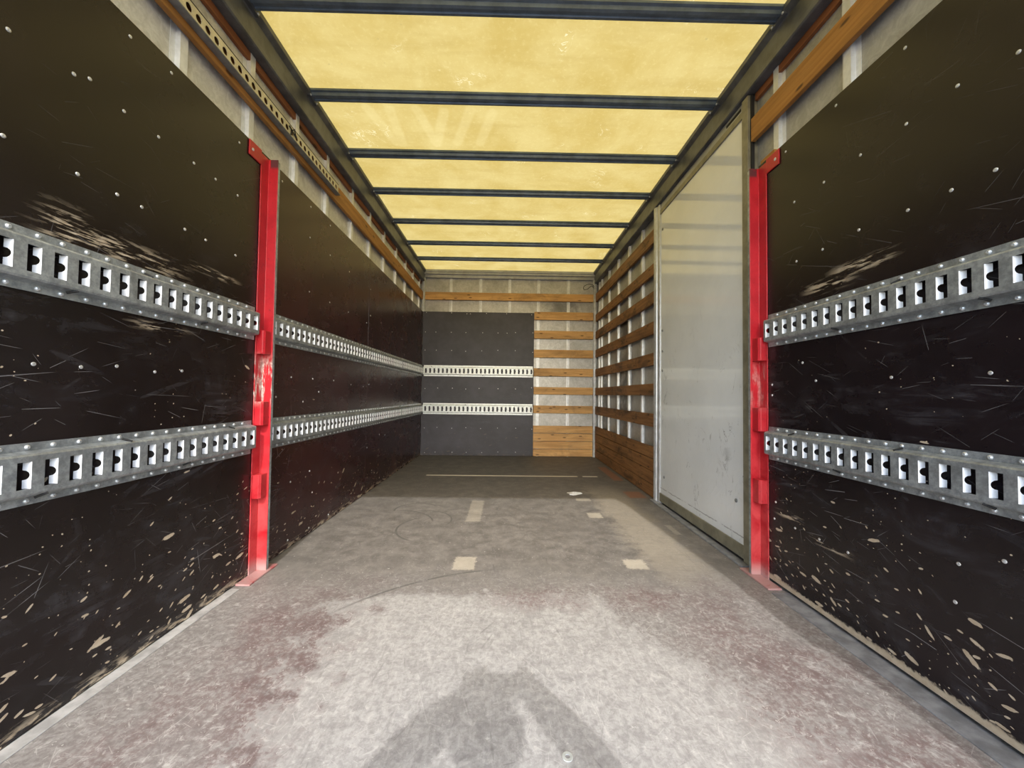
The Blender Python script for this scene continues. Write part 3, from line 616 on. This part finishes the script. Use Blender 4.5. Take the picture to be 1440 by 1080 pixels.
# ------------------------------------------------------------------ timber slats
def slat(label, mat, box, group):
    return tag(MB().box(*box).build('wooden_slat', mat, None, 0.003), label, 'wooden slat', group)
ordn = ['topmost', 'second from top', 'third from top', 'fourth from top', 'fifth from top', 'sixth from top', 'lowest']
tag(MB().box(-1.213, 1.211, YB, 5.526, 2.229, 2.339).build('wooden_slat', 'wood_back', None, 0.003), 'long honey pine slat spanning the whole end wall above the grey panel', 'wooden slat', 'slats on the end wall')
bz = [(1.960, 2.075), (1.689, 1.803), (1.416, 1.530), (1.148, 1.262), (0.887, 0.992), (0.619, 0.728)]
for i, (a, b) in enumerate(bz):
    w = ['highest', 'second highest', 'third highest', 'fourth highest', 'fifth highest', 'lowest'][i]
    slat('short pine slat right of the grey end panel, %s of six spaced' % w, 'wood_back', (0.360, 1.211, YB, 5.526, a, b), 'slats on the end wall')
for i, (a, b) in enumerate([(0.337, 0.440), (0.225, 0.330), (0.113, 0.218), (0.006, 0.106)]):
    w = ['top', 'second', 'third', 'bottom'][i]
    slat('honey pine board in the solid foot of the end wall, %s of four' % w, 'wood_back', (0.360, 1.211, YB, 5.526, a, b), 'foot boards of the end wall')
rz = [(2.225, 2.345), (1.942, 2.042), (1.690, 1.798), (1.424, 1.533), (1.150, 1.258), (0.887, 0.990), (0.612, 0.726)]
for i, (a, b) in enumerate(rz):
    slat('brown slat on the right wall beyond the door, %s of seven spaced' % ordn[i], 'wood_side', (XR, 1.266, 3.278, 5.488, a, b), 'slats on the right wall')
for i, (a, b) in enumerate([(0.341, 0.440), (0.233, 0.336), (0.118, 0.228), (0.006, 0.113)]):
    w = ['top', 'second', 'third', 'bottom'][i]
    slat('dark brown board in the solid foot of the right wall, %s of four' % w, 'wood_side', (XR, 1.266, 3.278, 5.488, a, b), 'foot boards of the right wall')
tag(MB().box(-1.264, XL, Y0, 5.488, 2.222, 2.336).build('wooden_slat', 'wood_left', None, 0.003), 'orange pine plank along the top of the left wall, partly under perforated strip', 'wooden slat')
tag(MB().box(XR, 1.264, Y0, 1.970, 2.222, 2.345).build('wooden_slat', 'wood_left', None, 0.003), 'wide orange pine plank above the near right plywood panel', 'wooden slat')
tag(MB().box(-1.2865, -1.269, Y0, 5.50, 2.452, 2.4895).build('wood_strip', 'wood_red', None, 0.001), 'thin reddish wood strip under the left roof rail', 'wood strip')
tag(MB().box(1.269, 1.2865, Y0, 1.980, 2.452, 2.4895).build('wood_strip', 'wood_red', None, 0.001), 'thin reddish wood strip under the right roof rail before the door', 'wood strip')
tag(MB().box(1.243, 1.266, 1.80, 1.90, 2.054, 2.075).build('wood_offcut', 'wood_left', None, 0.001), 'small orange wood offcut above the bracket of the right red post', 'wood offcut')

# perforated strip on the left plank
ps = thing('perforated_strip', 'cream steel strip with round holes on the upper left plank', 'perforated strip', (0, 0, 0))
m = MB(); hp = 0.0455; x0 = XL + 0.020; za, zb, zm, hr = 2.262, 2.322, 2.293, 0.0145
yc = 2.628; cs = []
while yc > 0.3: cs.append(yc); yc -= hp
cs = cs[::-1]
ed = [cs[0] - hp / 2] + [(a + b) / 2 for a, b in zip(cs, cs[1:])] + [2.662]
NS = 20
for k, c in enumerate(cs):
    a, b = ed[k], ed[k + 1]
    circ = [(c + hr * math.cos(2 * math.pi * i / NS), zm + hr * math.sin(2 * math.pi * i / NS)) for i in range(NS)]
    def outer(i):
        t = 2 * math.pi * i / NS; dx, dz = math.cos(t), math.sin(t)
        k1 = ((b - c) if dx > 0 else (c - a)) / max(abs(dx), 1e-6); k2 = ((zb - zm) if dz > 0 else (zm - za)) / max(abs(dz), 1e-6)
        kk = min(k1, k2); return (c + dx * kk, zm + dz * kk)
    for i in range(NS):
        j = (i + 1) % NS; o1, o2 = outer(i), outer(j)
        pts = [(x0, *circ[i]), (x0, *o1), (x0, *o2), (x0, *circ[j])]
        cn = None
        for (cy, cz) in ((a, za), (a, zb), (b, za), (b, zb)):     # keep square corners
            if (abs(o1[0] - cy) < 1e-5 and abs(o2[1] - cz) < 1e-5) or (abs(o1[1] - cz) < 1e-5 and abs(o2[0] - cy) < 1e-5): cn = (x0, cy, cz)
        if cn and cn[1:] != o1 and cn[1:] != o2: pts.insert(2, cn)
        m.b.faces.new([m.b.verts.new(p) for p in pts])
        m.quad((x0, *circ[i]), (x0, *circ[j]), (x0 - 0.003, *circ[j]), (x0 - 0.003, *circ[i]))
bmesh.ops.remove_doubles(m.b, verts=m.b.verts[:], dist=0.0002)
m.build('perforated_face', 'perf', ps)
o = MB().prism([(XL + 0.001, 2.250), (x0 + 0.016, 2.250), (x0 + 0.016, 2.254), (x0, 2.256), (x0, 2.262), (XL + 0.001, 2.262)], lambda t, p, q: (p, t, q), 0.3, 2.664).build('lower_lip', 'perf_lip', ps); o['label'] = 'grey folded lower lip'
o = MB().box(XL + 0.001, x0 + 0.001, 0.3, 2.662, 2.322, 2.326).build('upper_edge', 'dark_hole', ps); o['label'] = 'dark upper edge'
MB().tube([(x0 + 0.004, 2.06, 2.262), (x0 + 0.006, 2.075, 2.30), (x0 + 0.003, 2.10, 2.325), (x0 + 0.006, 2.11, 2.285), (x0 + 0.004, 2.05, 2.31)], 0.0035, 6).build('tie_wire', 'black', ps)

# ------------------------------------------------------------------ red posts
def red_post(label, s, ya):
    """s=-1 left wall, +1 right wall; ya = near edge of the flat flange"""
    t = thing('red_post', label, 'steel post', (0, 0, 0), 'red steel posts')
    Xw = abs(XL)
    f = lambda t_, p, q: (s * (Xw - p), q, t_)
    # Z-shaped section: flange on the wall, web standing into the hold at its far edge, short lip
    prof = [(0.001, ya), (0.006, ya), (0.006, ya + 0.056), (0.052, ya + 0.056), (0.052, ya + 0.061), (0.001, ya + 0.061)]
    MB().prism(prof, f, 0.008, 2.038).build('post_section', 'red', t, 0.0012)
    lip = MB().prism([(0.047, ya + 0.061), (0.052, ya + 0.061), (0.052, ya + 0.075), (0.047, ya + 0.075)], f, 0.008, 2.030).build('edge_lip', 'zinc', t, 0.001); lip['label'] = 'worn bare edge'
    for (z0, z1) in ((1.058, 1.172), (0.714, 0.829), (0.366, 0.480)):
        b = MB().prism([(0.006, ya + 0.002), (0.036, ya + 0.002), (0.044, ya + 0.012), (0.044, ya + 0.056), (0.006, ya + 0.056)], f, z0, z1).build('locking_block', 'red', t, 0.0025)
    m = MB().box(min(s * (Xw - 0.001), s * (Xw - 0.007)), max(s * (Xw - 0.001), s * (Xw - 0.007)), ya - 0.088, ya, 1.978, 2.050).build('top_bracket', 'red', t, 0.0015)
    h = link('bracket_screw', SCREW['L' if s < 0 else 'R'], m); h.location = (s * (Xw - 0.007), ya - 0.065, 2.012); h.scale = (1.4, 1.4, 1.4)
    MB().box(min(s * (Xw - 0.002), s * (Xw - 0.066)), max(s * (Xw - 0.002), s * (Xw - 0.066)), ya - 0.085, ya + 0.13, 0.0005, 0.009).build('foot_plate', 'red', t, 0.0015)
    return t
red_post('red painted steel post with three blocks on the left wall', -1, 1.857)
red_post('red painted steel post with three blocks beside the white door', 1, 1.845)

# ------------------------------------------------------------------ roof bows
bows = [1.718, 2.268, 2.818, 3.345, 3.93, 4.49, 5.01]
bl = ['slate grey roof bow, nearest of the seven, at the very top edge', 'slate grey roof bow, second from the open rear', 'slate grey roof bow, third from the open rear',
      'slate grey roof bow, fourth from the rear, middle of the seven', 'slate grey roof bow, third from the end wall', 'slate grey roof bow, second from the end wall', 'slate grey roof bow closest to the end wall']
def bow_mesh():
    prof = [(-0.043, 2.662), (-0.043, 2.650), (-0.030, 2.648), (-0.026, 2.632), (-0.012, 2.630), (-0.009, 2.636), (0.009, 2.636), (0.012, 2.630), (0.026, 2.632), (0.030, 2.648), (0.043, 2.650), (0.043, 2.662)]
    return MB().prism(prof, lambda t, p, q: (t, p, q), -1.207, 1.207).mesh('bow_section', 'bow')
BOW = bow_mesh()
def bow_end(s):
    return MB().prism([(-0.044, 2.618), (0.044, 2.618), (0.044, 2.660), (-0.044, 2.660)], lambda t, p, q: (t, p, q), s * 1.204, s * 1.227).mesh('end_plate', 'roof_rail')
BEND = {-1: bow_end(-1), 1: bow_end(1)}
for i, y in enumerate(bows):
    t = thing('roof_bow', bl[i], 'roof bow', (0, 0, 0), 'roof bows'); t.location = (0, y, 0)
    link('bow_section', BOW, t)
    for s in (-1, 1):
        e = link('end_plate', BEND[s], t)
        for dy in (-0.032, 0.032):
            place(RIVET['L' if s < 0 else 'R'], 'rivet', (s * 1.2035, dy * 1.1, 2.627), t)

# ------------------------------------------------------------------ small things
pts = [(1.215, 5.492, 2.452), (1.19, 5.484, 2.474), (1.14, 5.478, 2.480), (1.085, 5.48, 2.462), (1.06, 5.486, 2.43), (1.075, 5.49, 2.405), (1.12, 5.486, 2.412), (1.15, 5.482, 2.44), (1.185, 5.486, 2.458), (1.208, 5.494, 2.43)]
def smooth_path(pts, n=5):
    pts = [Vector(p) for p in pts]; out = []
    for i in range(len(pts) - 1):
        p0, p1, p2, p3 = pts[max(i - 1, 0)], pts[i], pts[i + 1], pts[min(i + 2, len(pts) - 1)]
        for k in range(n):
            t = k / n
            out.append(0.5 * ((2 * p1) + (p2 - p0) * t + (2 * p0 - 5 * p1 + 4 * p2 - p3) * t * t + (3 * p1 - p0 - 3 * p2 + p3) * t ** 3))
    return out + [pts[-1]]
tag(MB().tube(smooth_path(pts), 0.004, 6).build('cable', 'black', None, 0, True), 'thin black cable looped in the upper right corner of the end wall', 'cable')
m = MB(); ring = []
for k in range(14):
    a = k / 14 * 2 * math.pi; rr = 0.05 + 0.012 * math.sin(3 * a + 1)
    ring.append((0.585 + rr * 1.25 * math.cos(a), 3.455 + rr * math.sin(a), 0.004 + 0.004 * math.sin(2 * a)))
cv = m.b.verts.new((0.585, 3.455, 0.018)); rv = [m.b.verts.new(p) for p in ring]; lv = [m.b.verts.new((p[0], p[1], 0.0005)) for p in ring]
for k in range(14):
    j = (k + 1) % 14; m.b.faces.new((cv, rv[k], rv[j])); m.b.faces.new((rv[k], lv[k], lv[j], rv[j]))
m.b.faces.new(lv[::-1])
tag(m.build('plastic_scrap', 'plastic', None), 'small crumpled scrap of milky plastic on the far deck', 'litter')
tag(MB().lathe([(0.006, 0), (0.013, 0), (0.013, 0.0025), (0.006, 0.0025), (0.006, 0)], (0.13, 0.955, 0.0005), (0, 0, 1), 20).build('washer', 'zinc_bright', None), 'small bright washer lying on the near deck by the shadow', 'washer')

# ------------------------------------------------------------------ the photographer, standing in the yard behind the open body (seen only by shadow)
GZ = -0.75
ph = thing('person', 'person with raised arms whose shadow falls on the near deck', 'person', (0, 0, 0))
def skin_body(name, mat, verts, edges, parent, sub=2, root=0):
    me = bpy.data.meshes.new(name); me.from_pydata([v[:3] for v in verts], edges, []); o = link(name, me, parent)
    me.materials.append(M[mat])
    sk = o.modifiers.new('skin', 'SKIN'); sk.use_smooth_shade = True
    for i, v in enumerate(verts):
        r = v[3]; me.skin_vertices[0].data[i].radius = (r, r) if not isinstance(r, tuple) else r
        me.skin_vertices[0].data[i].use_root = (i == root)
    ss = o.modifiers.new('sub', 'SUBSURF'); ss.levels = sub; ss.render_levels = sub
    return o
cx, by = 0.03, -0.40
V = [(cx, by, 0.16, (.15, .11)), (cx, by, 0.32, (.14, .11)), (cx, by + .01, 0.50, (.155, .115)), (cx, by + .02, 0.66, (.14, .10)), (cx, by + .04, 0.75, .055), (cx, by + .07, 0.81, .052),   # pelvis..neck 0-5
     (cx + .018, by + .095, 0.90, (.085, .095)), (cx + .018, by + .09, 0.985, (.085, .09)), (cx + .018, by + .085, 1.03, .05),                                                                              # head 6-8
     (cx - .17, by + .04, 0.69, .066), (cx - .345, by + .22, 0.645, .062), (cx - .195, -.105, 0.795, .056), (cx - .045, -.055, 0.868, .044),                                                      # left arm 9-12
     (cx + .18, by + .04, 0.69, .066), (cx + .355, by + .22, 0.645, .062), (cx + .235, -.105, 0.795, .056), (cx + .150, -.055, 0.862, .046),                                                      # right arm 13-16
     (cx - .10, by, 0.08, .095), (cx - .11, by + .02, -0.28, .062), (cx - .12, by - .01, -0.66, .043), (cx - .13, by + .12, GZ + .035, .035),
     (cx + .10, by, 0.08, .095), (cx + .11, by + .02, -0.28, .062), (cx + .12, by - .01, -0.66, .043), (cx + .13, by + .12, GZ + .035, .035), (cx - .015, -.045, 0.905, .034), (cx + .118, -.045, 0.905, .034)]
E_ = [(0, 1), (1, 2), (2, 3), (3, 4), (4, 5), (5, 6), (6, 7), (7, 8), (3, 9), (9, 10), (10, 11), (11, 12), (3, 13), (13, 14), (14, 15), (15, 16), (0, 17), (17, 18), (18, 19), (19, 20), (0, 21), (21, 22), (22, 23), (23, 24), (12, 25), (16, 26)]
skin_body('body', 'jacket', V, E_, ph)
hv = [(cx + .018, by + .08, 0.93, (.115, .10)), (cx + .018, by + .08, 1.005, (.112, .10)), (cx + .018, by + .085, 1.055, .06)]
skin_body('hair', 'hair', hv, [(0, 1), (1, 2)], ph)
for s in (-1, 1):                                   # hands closing on the ends of the phone
    hx = -0.010 if s < 0 else 0.168
    V = [(hx, -.048, 0.868, .026), (hx + s * .004, -.034, 0.885, (.014, .030))]; E2 = [(0, 1)]
    for k, (dz, ln) in enumerate(((.030, .052), (.012, .058), (-.008, .056), (-.026, .045))):
        i = len(V)
        V += [(hx, -.026, 0.885 + dz, .0085), (hx - s * .012, -.012, 0.889 + dz * 1.1, .008), (hx - s * (ln - .01), -.004, 0.889 + dz * 1.05, .0072)]
        E2 += [(1, i), (i, i + 1), (i + 1, i + 2)]
    i = len(V)
    V += [(hx - s * .015, -.040, 0.882, .010), (hx - s * .035, -.031, 0.890, .009)]; E2 += [(0, i), (i, i + 1)]
    skin_body('hand', 'skin_tone', V, E2, ph, 2)
phone = thing('phone', 'phone held up in both hands by the person casting the deck shadow', 'phone', (0, 0, 0))
MB().box(-0.047, 0.128, -0.0275, -0.0195, 0.842, 0.920).build('phone_body', 'black', phone, 0.003)
